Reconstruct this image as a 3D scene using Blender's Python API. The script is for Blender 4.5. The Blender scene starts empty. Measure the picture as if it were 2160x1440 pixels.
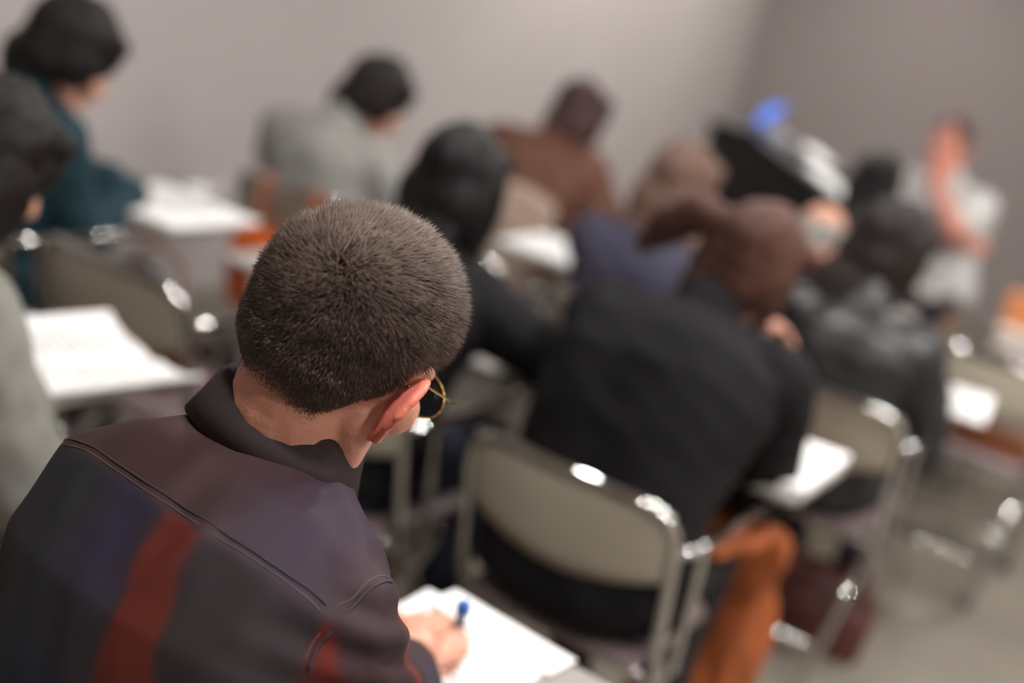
import bpy, bmesh, math, random, zlib
import numpy as np
from mathutils import Vector, Matrix
from mathutils.bvhtree import BVHTree

random.seed(7)
RNG = np.random.default_rng(7)
SC = bpy.context.scene
COL = SC.collection
PI = math.pi

# ------------------------------------------------------------------ camera
F_PX = 2800.0
CAM_H, PITCH, ROLL, YAW = 1.601, math.radians(15.7), math.radians(14.4), math.radians(27.45)
_f = Vector((0, math.cos(PITCH), -math.sin(PITCH)))
_r0 = Vector((1, 0, 0)); _u0 = _r0.cross(_f)
CR = math.cos(ROLL) * _r0 + math.sin(ROLL) * _u0
CU = -math.sin(ROLL) * _r0 + math.cos(ROLL) * _u0
CF = _f
CO = Vector((0, 0, CAM_H))
cam = bpy.data.cameras.new('camera')
camo = bpy.data.objects.new('camera', cam)
COL.objects.link(camo)
M = Matrix.Identity(4)
for i in range(3):
    M[i][0] = CR[i]; M[i][1] = CU[i]; M[i][2] = -CF[i]; M[i][3] = CO[i]
camo.matrix_world = M
cam.sensor_width = 36.0
cam.lens = F_PX / 2160 * 36
cam.clip_start = 0.05
cam.dof.use_dof = True
cam.dof.focus_distance = 1.16
cam.dof.aperture_fstop = 1.6
SC.camera = camo

# ------------------------------------------------------------------ world, exposure
w = bpy.data.worlds.new('world'); SC.world = w; w.use_nodes = True
w.node_tree.nodes['Background'].inputs[0].default_value = (0.9, 0.92, 1, 1)
w.node_tree.nodes['Background'].inputs[1].default_value = 0.05
SC.view_settings.view_transform = 'Standard'
SC.view_settings.look = 'None'
SC.view_settings.gamma = 1
SC.view_settings.use_curve_mapping = False
SC.view_settings.exposure = 0.74
LAMP = 440.0          # emission strength of the ceiling downlights
SC.cycles.sample_clamp_indirect = 6.0

# row frame: lat to the sitters' right, fwd where they face; origin on the floor under the back rail of the middle row's black-sweater chair
B0 = Vector((0.1625, 2.2213, 0))
FW = Vector((math.sin(YAW), math.cos(YAW), 0))
RT = Vector((math.cos(YAW), -math.sin(YAW), 0))
def RW(lat, fwd, z=0.0):
    return B0 + RT * lat + FW * fwd + Vector((0, 0, z))
def row(P):
    d = P - B0
    return (d.dot(RT), d.dot(FW), P.z)
ROW3 = Matrix((RT, FW, Vector((0, 0, 1))))        # world -> row axes

# ------------------------------------------------------------------ helpers
def tag(o, label=None, cat=None, group=None, kind=None):
    if label: o['label'] = label
    if cat: o['category'] = cat
    if group: o['group'] = group
    if kind: o['kind'] = kind
    return o
def empty(name, loc, rz=0.0):
    o = bpy.data.objects.new(name, None); COL.objects.link(o)
    o.location = loc; o.rotation_euler = (0, 0, rz); o.empty_display_size = 0.1
    return o
def link(name, me, mat=None, parent=None, smooth=True):
    o = bpy.data.objects.new(name, me); COL.objects.link(o)
    if mat is not None and not me.materials: me.materials.append(mat)
    if parent is not None: o.parent = parent
    if smooth: me.polygons.foreach_set('use_smooth', [True] * len(me.polygons))
    return o

class MB:
    def __init__(s): s.v = []; s.f = []
    def add(s, vs, fs):
        b = len(s.v); s.v += [tuple(x) for x in vs]; s.f += [tuple(b + i for i in f) for f in fs]
    def rings(s, rs, cap=True):
        n = len(rs[0]); b = len(s.v)
        for r in rs: s.v += [tuple(p) for p in r]
        for k in range(len(rs) - 1):
            for i in range(n):
                j = (i + 1) % n
                s.f.append((b + k*n + i, b + k*n + j, b + (k+1)*n + j, b + (k+1)*n + i))
        if cap:
            s.f.append(tuple(b + i for i in reversed(range(n))))
            e = b + (len(rs) - 1) * n
            s.f.append(tuple(e + i for i in range(n)))
    def cap(s, a, b, ra, rb, n=12):
        a = Vector(a); b = Vector(b); d = b - a
        L = d.length
        d = d / L if L > 1e-6 else Vector((0, 0, 1))
        x = d.orthogonal().normalized(); y = d.cross(x)
        rs = []
        for t in (80, 50, 22):
            t = math.radians(t)
            rs.append((a - d * ra * math.sin(t), ra * math.cos(t)))
        for k in range(3): rs.append((a.lerp(b, k / 2), ra + (rb - ra) * k / 2))
        for t in (22, 50, 80):
            t = math.radians(t)
            rs.append((b + d * rb * math.sin(t), rb * math.cos(t)))
        s.rings([[c + x * (r * math.cos(2*PI*i/n)) + y * (r * math.sin(2*PI*i/n)) for i in range(n)] for c, r in rs])
    def chain(s, pts, rad, n=12):
        for k in range(len(pts) - 1): s.cap(pts[k], pts[k+1], rad[k], rad[k+1], n)
    def ell(s, c, r, m=None, n=20, k=12):
        m = m or Matrix.Identity(3); c = Vector(c)
        rs = []
        for j in range(k):
            t = -PI/2 + PI * (j + .5) / k
            rs.append([c + m @ Vector((r[0]*math.cos(t)*math.cos(2*PI*i/n), r[1]*math.cos(t)*math.sin(2*PI*i/n), r[2]*math.sin(t))) for i in range(n)])
        s.rings(rs)
    def loft(s, secs, n=28, p=2.4):
        """secs: (centre, half width, half depth, x axis, y axis)"""
        rs = []
        for c, a, b, X, Y in secs:
            c = Vector(c); X = Vector(X); Y = Vector(Y); rr = []
            for i in range(n):
                t = 2*PI*i/n; ct, st = math.cos(t), math.sin(t)
                rr.append(c + X * (a * math.copysign(abs(ct)**(2/p), ct)) + Y * (b * math.copysign(abs(st)**(2/p), st)))
            rs.append(rr)
        s.rings(rs)
    def box(s, lo, hi):
        x0, y0, z0 = lo; x1, y1, z1 = hi
        s.add([(x0,y0,z0),(x1,y0,z0),(x1,y1,z0),(x0,y1,z0),(x0,y0,z1),(x1,y0,z1),(x1,y1,z1),(x0,y1,z1)],
              [(0,3,2,1),(4,5,6,7),(0,1,5,4),(1,2,6,5),(2,3,7,6),(3,0,4,7)])
    def tube(s, pts, r, n=10):
        P = [Vector(p) for p in pts]
        T = []
        for i in range(len(P)):
            T.append((P[min(i+1, len(P)-1)] - P[max(i-1, 0)]).normalized())
        x = T[0].orthogonal().normalized(); rs = []
        for i in range(len(P)):
            x = (x - T[i] * x.dot(T[i])).normalized(); y = T[i].cross(x)
            rs.append([P[i] + x * (r*math.cos(2*PI*k/n)) + y * (r*math.sin(2*PI*k/n)) for k in range(n)])
        s.rings(rs)
    def mesh(s, name):
        me = bpy.data.meshes.new(name); me.from_pydata(s.v, [], s.f); me.update(); return me
    def build(s, name, mat, parent=None, smooth=True):
        return link(name, s.mesh(name), mat, parent, smooth)

def fillet(pts, r, n=7):
    P = [Vector(p) for p in pts]; out = [P[0]]
    for i in range(1, len(P) - 1):
        a = (P[i-1] - P[i]); b = (P[i+1] - P[i])
        q = min(r, a.length * .49, b.length * .49)
        a = P[i] + a.normalized() * q; b = P[i] + b.normalized() * q
        for k in range(n + 1):
            t = k / n
            out.append(a * (1-t)**2 + P[i] * (2*t*(1-t)) + b * t*t)
    out.append(P[-1]); return out

def rounded_slab(x0, x1, y0, y1, z0, z1, r=.03, e=.004, n=6):
    """rounded rectangle with a softened edge"""
    def outline(k):
        o = []
        for cx, cy, a0 in ((x1-r, y1-r, 0), (x0+r, y1-r, 90), (x0+r, y0+r, 180), (x1-r, y0+r, 270)):
            for i in range(n + 1):
                t = math.radians(a0 + 90*i/n); o.append((cx + (r-k)*math.cos(t), cy + (r-k)*math.sin(t)))
        return o
    mb = MB()
    mb.rings([[(x, y, z) for x, y in outline(k)] for k, z in ((e, z0), (0, z0+e), (0, z1-e), (e, z1))])
    return mb

def remesh(mb, voxel, smooth=4, name='mesh', factor=.5):
    me = mb.mesh('tmp'); o = bpy.data.objects.new('tmp', me); COL.objects.link(o)
    m = o.modifiers.new('r', 'REMESH'); m.mode = 'VOXEL'; m.voxel_size = voxel
    if smooth:
        m = o.modifiers.new('s', 'SMOOTH'); m.factor = factor; m.iterations = smooth
    dg = bpy.context.evaluated_depsgraph_get(); dg.update()
    out = bpy.data.meshes.new_from_object(o.evaluated_get(dg)); out.name = name
    bpy.data.objects.remove(o); bpy.data.meshes.remove(me)
    return out
def get_co(me):
    a = np.empty(len(me.vertices) * 3); me.vertices.foreach_get('co', a); return a.reshape(-1, 3)
def get_no(me):
    a = np.empty(len(me.vertices) * 3); me.vertices.foreach_get('normal', a); return a.reshape(-1, 3)
def set_co(me, a):
    me.vertices.foreach_set('co', a.ravel()); me.update()
def waves(co, freq, seed=0, n=7):
    r = np.random.default_rng(seed); o = np.zeros(len(co))
    q = co.copy()
    for k in range(3):
        q[:, k] += .25 / freq * np.sin(co[:, (k+1) % 3] * freq * r.uniform(.8, 1.6) + r.uniform(0, 6))
    for k in range(n):
        d = r.normal(size=3); d /= np.linalg.norm(d)
        o += np.sin(q @ d * freq * r.uniform(.6, 1.7) + r.uniform(0, 6.28))
    return o / math.sqrt(n)
def displace(me, amp, freq, seed=0, scale=(1, 1, 1), ridge=False):
    co = get_co(me); no = get_no(me)
    h = waves(co * np.array(scale), freq, seed)
    if ridge: h = 1 - np.abs(h)
    set_co(me, co + no * (amp * h)[:, None])
def color_attr(me, name, rgba):
    a = me.color_attributes.new(name, 'FLOAT_COLOR', 'POINT')
    a.data.foreach_set('color', np.ascontiguousarray(rgba, dtype=np.float32).ravel())

# ------------------------------------------------------------------ materials
def srgb(r, g, b):
    f = lambda c: (c/255/12.92) if c/255 <= .04045 else ((c/255 + .055)/1.055)**2.4
    return (f(r), f(g), f(b), 1)
def mat(name, col, rough=.6, var=.12, scale=12, bump=0., bscale=80, metal=0., spec=.5, stretch=(1, 1, 1), sheen=0., sss=0., coat=0., attr=None, emit=None):
    m = bpy.data.materials.new(name); m.use_nodes = True
    nt = m.node_tree; N = nt.nodes; L = nt.links
    b = N['Principled BSDF']
    b.inputs['Roughness'].default_value = rough
    b.inputs['Metallic'].default_value = metal
    b.inputs['Specular IOR Level'].default_value = spec
    b.inputs['Sheen Weight'].default_value = sheen
    b.inputs['Coat Weight'].default_value = coat
    if sss:
        b.inputs['Subsurface Weight'].default_value = sss
        b.inputs['Subsurface Radius'].default_value = (1, .35, .2)
        b.inputs['Subsurface Scale'].default_value = .008
    tc = N.new('ShaderNodeTexCoord'); mp = N.new('ShaderNodeMapping'); mp.inputs['Scale'].default_value = stretch
    L.new(tc.outputs['Object'], mp.inputs['Vector'])
    nz = N.new('ShaderNodeTexNoise'); nz.inputs['Scale'].default_value = scale; nz.inputs['Detail'].default_value = 5
    L.new(mp.outputs[0], nz.inputs['Vector'])
    mr = N.new('ShaderNodeMapRange'); mr.inputs[1].default_value = .3; mr.inputs[2].default_value = .7
    mr.inputs[3].default_value = 1 - var; mr.inputs[4].default_value = 1 + var
    L.new(nz.outputs['Fac'], mr.inputs[0])
    mx = N.new('ShaderNodeMix'); mx.data_type = 'RGBA'; mx.blend_type = 'MULTIPLY'; mx.inputs[0].default_value = 1
    mx.inputs[6].default_value = col
    if attr:
        at = N.new('ShaderNodeAttribute'); at.attribute_name = attr; L.new(at.outputs['Color'], mx.inputs[6])
    L.new(mr.outputs[0], mx.inputs[7])
    L.new(mx.outputs[2], b.inputs['Base Color'])
    if bump:
        n2 = N.new('ShaderNodeTexNoise'); n2.inputs['Scale'].default_value = bscale; n2.inputs['Detail'].default_value = 3
        L.new(mp.outputs[0], n2.inputs['Vector'])
        bp = N.new('ShaderNodeBump'); bp.inputs['Strength'].default_value = bump; bp.inputs['Distance'].default_value = .004
        L.new(n2.outputs['Fac'], bp.inputs['Height']); L.new(bp.outputs[0], b.inputs['Normal'])
    if emit:
        b.inputs['Emission Color'].default_value = emit[0]; b.inputs['Emission Strength'].default_value = emit[1]
    return m

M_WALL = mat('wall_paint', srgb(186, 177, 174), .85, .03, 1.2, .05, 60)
M_WALL_SHADED = mat('wall_paint_shaded', srgb(142, 132, 129), .85, .03, 1.2, .05, 60)  # same wall paint, weaker light at the front put into a darker colour
M_CEIL = mat('ceiling_paint', srgb(205, 202, 198), .9, .02, 3)
M_FLOOR = mat('concrete', srgb(116, 108, 97), .55, .16, 2.2, .08, 30)
M_CHROME = mat('chrome', srgb(205, 203, 200), .035, .03, 5, metal=1)
M_BACKPL = mat('back_vinyl', srgb(170, 161, 144), .32, .05, 8, .05, 200, coat=.3)
M_SEAT = mat('seat_vinyl', srgb(126, 108, 108), .42, .06, 10, .08, 160)
M_RUBBER = mat('rubber', srgb(38, 38, 38), .7, .1, 20)
M_TABLET = mat('tablet_laminate', srgb(158, 152, 146), .35, .03, 20)
M_PAPER = mat('paper', srgb(244, 243, 240), .7, .015, 20, sss=0)
M_COVER = mat('paper_edge', srgb(225, 222, 215), .7, .04, 300, stretch=(1, 1, 30))
M_INK = mat('ink', srgb(70, 70, 72), .7, .1, 60)
M_SKIN = mat('skin', srgb(205, 150, 126), .5, .07, 30, .12, 220, sss=.12)
M_SKINM = mat('skin_man', srgb(205, 150, 126), .48, .07, 40, .15, 260, sss=.15, attr='skin')
M_SKINL = mat('skin_ruddy', srgb(208, 138, 118), .5, .07, 30, .12, 220, sss=.12)
M_EYE = mat('eye_white', srgb(225, 220, 215), .2, .02, 20)
M_IRIS = mat('iris', srgb(40, 26, 20), .15, .1, 90)
M_LIP = mat('lip', srgb(170, 95, 88), .45, .05, 60)
M_SHOE = mat('shoe_leather', srgb(34, 31, 30), .4, .1, 20)
def cloth(n, c, rough=.85, var=.12, b=.35, bs=350, sh=.0): return mat(n, c, rough, var, 9, b, bs, spec=.2, sheen=sh)
def hairm(n, c, rough=.42): return mat(n, c, rough, .4, 26, .7, 120, spec=.28, stretch=(5, 5, .6))
H_BLACK = hairm('hair_black', srgb(18, 16, 16), .38); H_DARK = hairm('hair_dark_brown', srgb(27, 20, 19), .5)
H_BROWN = hairm('hair_brown', srgb(78, 48, 38), .5); H_LIGHT = hairm('hair_light_brown', srgb(102, 78, 67), .55)
H_RED = hairm('hair_auburn', srgb(112, 76, 62), .5); H_GREY = hairm('hair_grey', srgb(140, 138, 134), .55)
H_MAN = mat('hair_man', srgb(97, 79, 69), .45, .35, 60, spec=.5)

# ------------------------------------------------------------------ room shell (axes along the rows)
LW, FWALL, RWALL, BWALL, CEIL = -2.72, 7.4, 4.2, -4.2, 2.85
def shell(name, lo, hi, m):
    mb = MB(); mb.box(lo, hi)
    o = mb.build(name, m, smooth=False); o.location = B0; o.rotation_euler = (0, 0, -YAW)
    return tag(o, kind='structure')
shell('floor', (LW-.1, BWALL-.1, -.1), (RWALL+.1, FWALL+.1, 0), M_FLOOR)
shell('ceiling', (LW-.1, BWALL-.1, CEIL), (RWALL+.1, FWALL+.1, CEIL+.1), M_CEIL)
shell('wall_left', (LW-.1, BWALL, 0), (LW, FWALL, CEIL), M_WALL)
shell('wall_front', (LW-.1, FWALL, 0), (RWALL+.1, FWALL+.1, CEIL), M_WALL_SHADED)
shell('wall_right', (RWALL, BWALL, 0), (RWALL+.1, FWALL, CEIL), M_WALL)
shell('wall_back', (LW-.1, BWALL-.1, 0), (RWALL+.1, BWALL, CEIL), M_WALL)

# ceiling downlights
M_LAMP = mat('lamp_diffuser', (1, .95, .88, 1), .5, 0, 5, emit=((1, .975, .955, 1), LAMP))
M_LRIM = mat('lamp_rim', srgb(220, 220, 218), .35, .02, 20)
def ring_mesh(ri, ro, h, n=28):
    mb = MB(); rs = []
    for r, z in ((ri, 0), (ro, 0), (ro, -h), (ri, -h*.7)):
        rs.append([(r*math.cos(2*PI*i/n), r*math.sin(2*PI*i/n), z) for i in range(n)])
    mb.rings(rs + [rs[0]], cap=False); return mb.mesh('lamp_rim')
def disc_mesh(r, z, n=28):
    mb = MB(); mb.rings([[(r*math.cos(2*PI*i/n), r*math.sin(2*PI*i/n), zz) for i in range(n)] for zz in (z-.004, z)]); return mb.mesh('diffuser')
_rm = ring_mesh(.07, .095, .012); _dm = disc_mesh(.07, -.006)
_rm.materials.append(M_LRIM); _dm.materials.append(M_LAMP)
for la, fo in ((-.75, .9), (.7, .8), (1.6, .8), (2.6, .8), (3.6, .8), (-1.7, 4.3), (.8, 3.6), (2.6, 3.6), (-1.5, 6.0), (.7, -1.7), (2.6, -1.7)):
    if True:
        e = empty('ceiling_downlight', RW(la, fo, CEIL))
        tag(e, 'round recessed downlight in the white ceiling above the rows of chairs', 'light', 'recessed ceiling downlights')
        link('lamp_rim', _rm, None, e); link('diffuser', _dm, None, e)

# ------------------------------------------------------------------ folding chair with writing tablet
def chair_meshes():
    d = {}
    r = .0135
    mb = MB()
    pts = [(-.215, .42, .014), (-.215, .095, .45), (-.215, 0, .78), (.215, 0, .78), (.215, .095, .45), (.215, .42, .014)]
    P = fillet(pts, .085, 9)
    for i, p in enumerate(P):                         # rail bows backwards a little between the posts
        if p.z > .60: P[i] = Vector((p.x, p.y - .03 * max(0, 1 - (p.x/.215)**2), p.z))
    # refine the straight rail so the bow shows
    Q = []
    for a, b in zip(P, P[1:]):
        Q.append(a)
        if abs(a.x - b.x) > .1:
            for k in range(1, 10):
                q = a.lerp(b, k/10); q.y = -.03 * max(0, 1 - (q.x/.215)**2); Q.append(q)
    Q.append(P[-1])
    mb.tube(Q, r, 12); d['back_frame'] = (mb.mesh('back_frame'), M_CHROME)
    mb = MB(); mb.tube(fillet([(-.185, -.09, .014), (-.185, .33, .41), (.185, .33, .41), (.185, -.09, .014)], .04), r, 12)
    d['rear_leg_frame'] = (mb.mesh('rear_leg_frame'), M_CHROME)
    for nm, a, b in (('front_crossbar', (-.215, .335, .128), (.215, .335, .128)), ('rear_crossbar', (-.185, .02, .118), (.185, .02, .118)), ('seat_crossbar', (-.21, .105, .412), (.21, .105, .412))):
        mb = MB(); mb.tube([a, b], .009, 10); d[nm] = (mb.mesh(nm), M_CHROME)
    # curved back plate
    mb = MB(); nx, nz = 16, 6; T = []
    def pl(u, v, t):
        x = -.205 + .41*u; s = 1 - (x/.205)**2
        top = .775; bot = .635 - .045 * s
        z = top + (bot - top) * v
        return Vector((x, -.03*max(0, 1-(x/.215)**2) - .018*s*math.sin(v*2.2) + (.78 - z)*.22 + t, z))
    vs = [pl(i/nx, j/nz, -.002) for j in range(nz+1) for i in range(nx+1)] + [pl(i/nx, j/nz, .002) for j in range(nz+1) for i in range(nx+1)]
    k = (nx+1)*(nz+1); fs = []
    for j in range(nz):
        for i in range(nx):
            a = j*(nx+1)+i; fs.append((a, a+1, a+nx+2, a+nx+1)); fs.append((k+a, k+a+nx+1, k+a+nx+2, k+a+1))
    edge = [i for i in range(nx+1)] + [j*(nx+1)+nx for j in range(1, nz+1)] + [nz*(nx+1)+i for i in range(nx-1, -1, -1)] + [j*(nx+1) for j in range(nz-1, 0, -1)]
    for a, b in zip(edge, edge[1:] + edge[:1]): fs.append((b, a, k+a, k+b))
    mb.add(vs, fs); d['backrest'] = (mb.mesh('backrest'), M_BACKPL)
    d['seat'] = (rounded_slab(-.192, .192, .06, .45, .42, .455, .05, .014).mesh('seat'), M_SEAT)
    mb = MB()
    mb.tube(fillet([(.215, .022, .70), (.24, .07, .704), (.24, .70, .704)], .03), .0115, 10)
    d['tablet_arm'] = (mb.mesh('tablet_arm'), M_CHROME)
    mb = MB(); mb.tube(fillet([(.24, .10, .704), (.238, .115, .66), (.236, .15, .425)], .02), .010, 10)
    d['tablet_strut'] = (mb.mesh('tablet_strut'), M_CHROME)
    d['tablet'] = (rounded_slab(-.10, .29, .44, .79, .716, .734, .035, .004).mesh('tablet'), M_TABLET)
    mb = MB(); mb.rings([[(s*math.cos(2*PI*i/12), s*math.sin(2*PI*i/12), z) for i in range(12)] for s, z in ((.014, 0), (.017, .004), (.016, .03))])
    fm = mb.mesh('foot_cap'); fm.materials.append(M_RUBBER); d['foot_cap'] = (fm, M_RUBBER)
    for me, m in d.values():
        if not me.materials: me.materials.append(m)
    return d
CH = chair_meshes()
def chair(lat, fwd, label, tablet=True, yaw=0.0):
    e = empty('folding_chair', RW(lat, fwd), -YAW + yaw)
    tag(e, label, 'chair', 'folding chairs with writing tablets')
    for k, (me, m) in CH.items():
        if k == 'foot_cap':
            for x, y in ((-.215, .415), (.215, .415), (-.185, -.085), (.185, -.085)):
                c = link('foot_cap', me, None, e); c.location = (x, y, 0)
        elif tablet or not k.startswith('tablet'):
            link(k, me, None, e, smooth=(k not in ('tablet',)))
    return e
C_MAN = (.17, -1.32); C_KNIT = (-.98, -1.10)
C_A = (-1.178, 0); C_F = (-.589, 0); C_B = (0, 0); C_T = (-1.767, 0)
C_D = (.097, 1.17); C_G = (-.49, 1.17); C_C = (-1.67, 1.17); C_E = (.30, 2.31)
C_H = (-1.08, 1.17); C_BR = (-1.42, 2.05); C_BALD = (-.36, 2.10); C_P7 = (-.42, 2.95)
chair(*C_MAN, 'folding chair of the man in the dark patchwork shirt, nearest the camera')
chair(*C_KNIT, 'folding chair of the person in the grey knit coat at the left edge')
chair(*C_A, 'empty folding chair with bare grey backrest, below the papers of the teal jacket')
chair(*C_F, 'folding chair of the long black haired person, behind the foreground man\'s head')
chair(*C_B, 'folding chair with shiny rail holding the person in the black sweater with brown ponytail')
chair(*C_T, 'folding chair of the person in the teal jacket at upper left')
chair(*C_C, 'folding chair with the orange bag, under the person in the pale grey sweater')
chair(*C_H, 'empty folding chair mostly hidden behind the long black hair, papers on its tablet')
chair(*C_G, 'folding chair of the wavy light brown haired person in the navy top')
chair(*C_D, 'folding chair of the person in the black leather jacket at right')
chair(*C_E, 'empty folding chair at the right edge, mauve seat and bare legs in view')
chair(*C_BR, 'folding chair with a beige coat on it, under the person in the brown jacket')
chair(*C_BALD, 'folding chair of the balding grey haired person in front of the leather jacket')
chair(*C_P7, 'folding chair of the black haired person sitting closest to the lecturer')

# ------------------------------------------------------------------ people
def rotm(yaw=0, pitch=0, roll=0):
    """head axes: yaw to the right, pitch nods down, roll leans to the right shoulder (degrees)"""
    return (Matrix.Rotation(math.radians(-yaw), 3, 'Z') @ Matrix.Rotation(math.radians(-pitch), 3, 'X') @ Matrix.Rotation(math.radians(roll), 3, 'Y'))
class HMB:
    """adds shapes given in head coordinates (x right, y forward, z up, origin between the ears)"""
    def __init__(s, mb, c, m, k=1.0): s.mb = mb; s.c = Vector(c); s.m = m; s.k = k
    def p(s, q): return s.c + s.m @ (Vector(q) * s.k)
    def ell(s, c, r, rot=None, **kw): s.mb.ell(s.p(c), [x*s.k for x in r], s.m @ rot if rot else s.m, **kw)
    def cap(s, a, b, ra, rb, **kw): s.mb.cap(s.p(a), s.p(b), ra*s.k, rb*s.k, **kw)
    def chain(s, P, R, **kw): s.mb.chain([s.p(p) for p in P], [r*s.k for r in R], **kw)
def head_shape(h, ear=.78):
    h.ell((0, -.012, .038), (.077, .098, .088))
    h.ell((0, -.045, .012), (.068, .062, .066))
    h.ell((0, .032, -.022), (.061, .062, .082))
    for s in (-1, 1):
        h.chain([(s*.056, .0, -.03), (s*.05, .022, -.072), (s*.012, .074, -.102)], [.022, .019, .018])
        h.ell((s*.043, .066, -.022), (.024, .024, .026))
        h.cap((s*.012, .089, .022), (s*.045, .076, .022), .011, .009)
        h.ell((s*.012, .1, -.04), (.008, .009, .007))
        # ear: a cupped plate fanned out from where it joins the head, with a rolled rim
        R_ = [(.079, .014, .026), (.088, .004, .036), (.095, -.010, .034), (.0985, -.021, .023), (.0985, -.025, .006), (.093, -.020, -.010), (.087, -.011, -.022), (.081, .0, -.033)]
        A_ = [(.071, .016, .018), (.071, .010, .022), (.071, .004, .018), (.071, .0, .012), (.071, -.002, .003), (.071, .0, -.008), (.071, .004, -.018), (.071, .008, -.028)]
        R_ = [(.071 + (x-.071)*(ear*1.9 - .7), y*ear - .002, z*ear) for x, y, z in R_]; A_ = [(x, y*ear, z*ear) for x, y, z in A_]
        for i in range(len(R_) - 1):
            for t in (0, .33, .66):
                a_ = Vector(A_[i]).lerp(Vector(A_[i+1]), t); r_ = Vector(R_[i]).lerp(Vector(R_[i+1]), t)
                h.cap((s*a_.x, a_.y, a_.z), (s*r_.x, r_.y, r_.z), .0046, .0036, n=8)
        h.chain([(s*x, y+.001, z) for x, y, z in R_], [.0042, .0046, .005, .005, .0048, .0048, .005, .006], n=8)
    h.ell((0, .072, -.1), (.022, .018, .016))
    h.cap((0, .09, .012), (0, .113, -.034), .0085, .0125)
    h.cap((-.02, .089, -.062), (.02, .089, -.062), .0075, .0075)
    h.cap((-.017, .088, -.073), (.017, .088, -.073), .008, .008)
def hand(mb, w, d, n, side, curl=(35, 45, 30), k=1.0, spread=.06, thumb=(.5, .8, -.35)):
    """w wrist, d finger direction, n back-of-hand normal, side +1 right hand / -1 left"""
    w = Vector(w); d = Vector(d).normalized(); n = Vector(n); n = (n - d*n.dot(d)).normalized()
    x = d.cross(n).normalized()                  # to the hand's own right when the back is up
    t = -side                                    # thumb sits on the left edge of a right hand
    m = Matrix((x, d, n)).transposed()
    mb.ell(w + d*.047*k, (.039*k, .052*k, .0155*k), m)
    mb.ell(w + d*.075*k, (.037*k, .024*k, .013*k), m)
    mb.cap(w - d*.02*k, w + d*.02*k, .026*k, .027*k)
    for i, (o, L, rr) in enumerate(((.030, .94, .0086), (.0105, 1.05, .009), (-.0095, 1.0, .0086), (-.0285, .8, .0076))):
        p = w + d*(.085 - .006*abs(i-1.2))*k + x*(t*o*k)
        a = 0; sp = x*(t*spread*(1.5 - i))
        for j, (l, c) in enumerate(zip((.040, .027, .021), curl)):
            a += math.radians(c*(1 + .07*i))
            q = p + (d*math.cos(a) - n*math.sin(a) + sp*.5).normalized() * (l*L*k)
            mb.cap(p, q, rr*k*(1 - .08*j), rr*k*(.92 - .08*j), n=10); p = q
    p = w + d*.022*k + x*(t*.027*k) - n*.004*k
    v = (d*thumb[0] + x*(t*thumb[1]) + n*thumb[2]).normalized()
    q = p + v*.042*k; mb.cap(p, q, .0155*k, .0115*k, n=10)
    v2 = (v*.6 + d*.75 - x*(t*.25)).normalized(); r = q + v2*.03*k; mb.cap(q, r, .0112*k, .0098*k, n=10)
    mb.cap(r, r + v2*.02*k, .0098*k, .008*k, n=10)
def ik(a, b, l1, l2, pole):
    a = Vector(a); b = Vector(b); d = b - a; L = d.length
    if L > (l1 + l2)*.995: b = a + d * ((l1+l2)*.995/L); d = b - a; L = d.length
    u = d/L; x = (l1*l1 - l2*l2 + L*L)/(2*L); h = math.sqrt(max(0, l1*l1 - x*x))
    p = Vector(pole); p = (p - u*p.dot(u)).normalized()
    return a + u*x + p*h, b
def bez(a, c, b, t): return Vector(a)*(1-t)**2 + Vector(c)*(2*t*(1-t)) + Vector(b)*t*t
TORSO = [(0, .160, .118), (.12, .158, .116), (.3, .146, .108), (.5, .156, .115), (.7, .175, .12), (.84, .168, .105), (.93, .115, .08), (1.0, .064, .06)]

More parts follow.
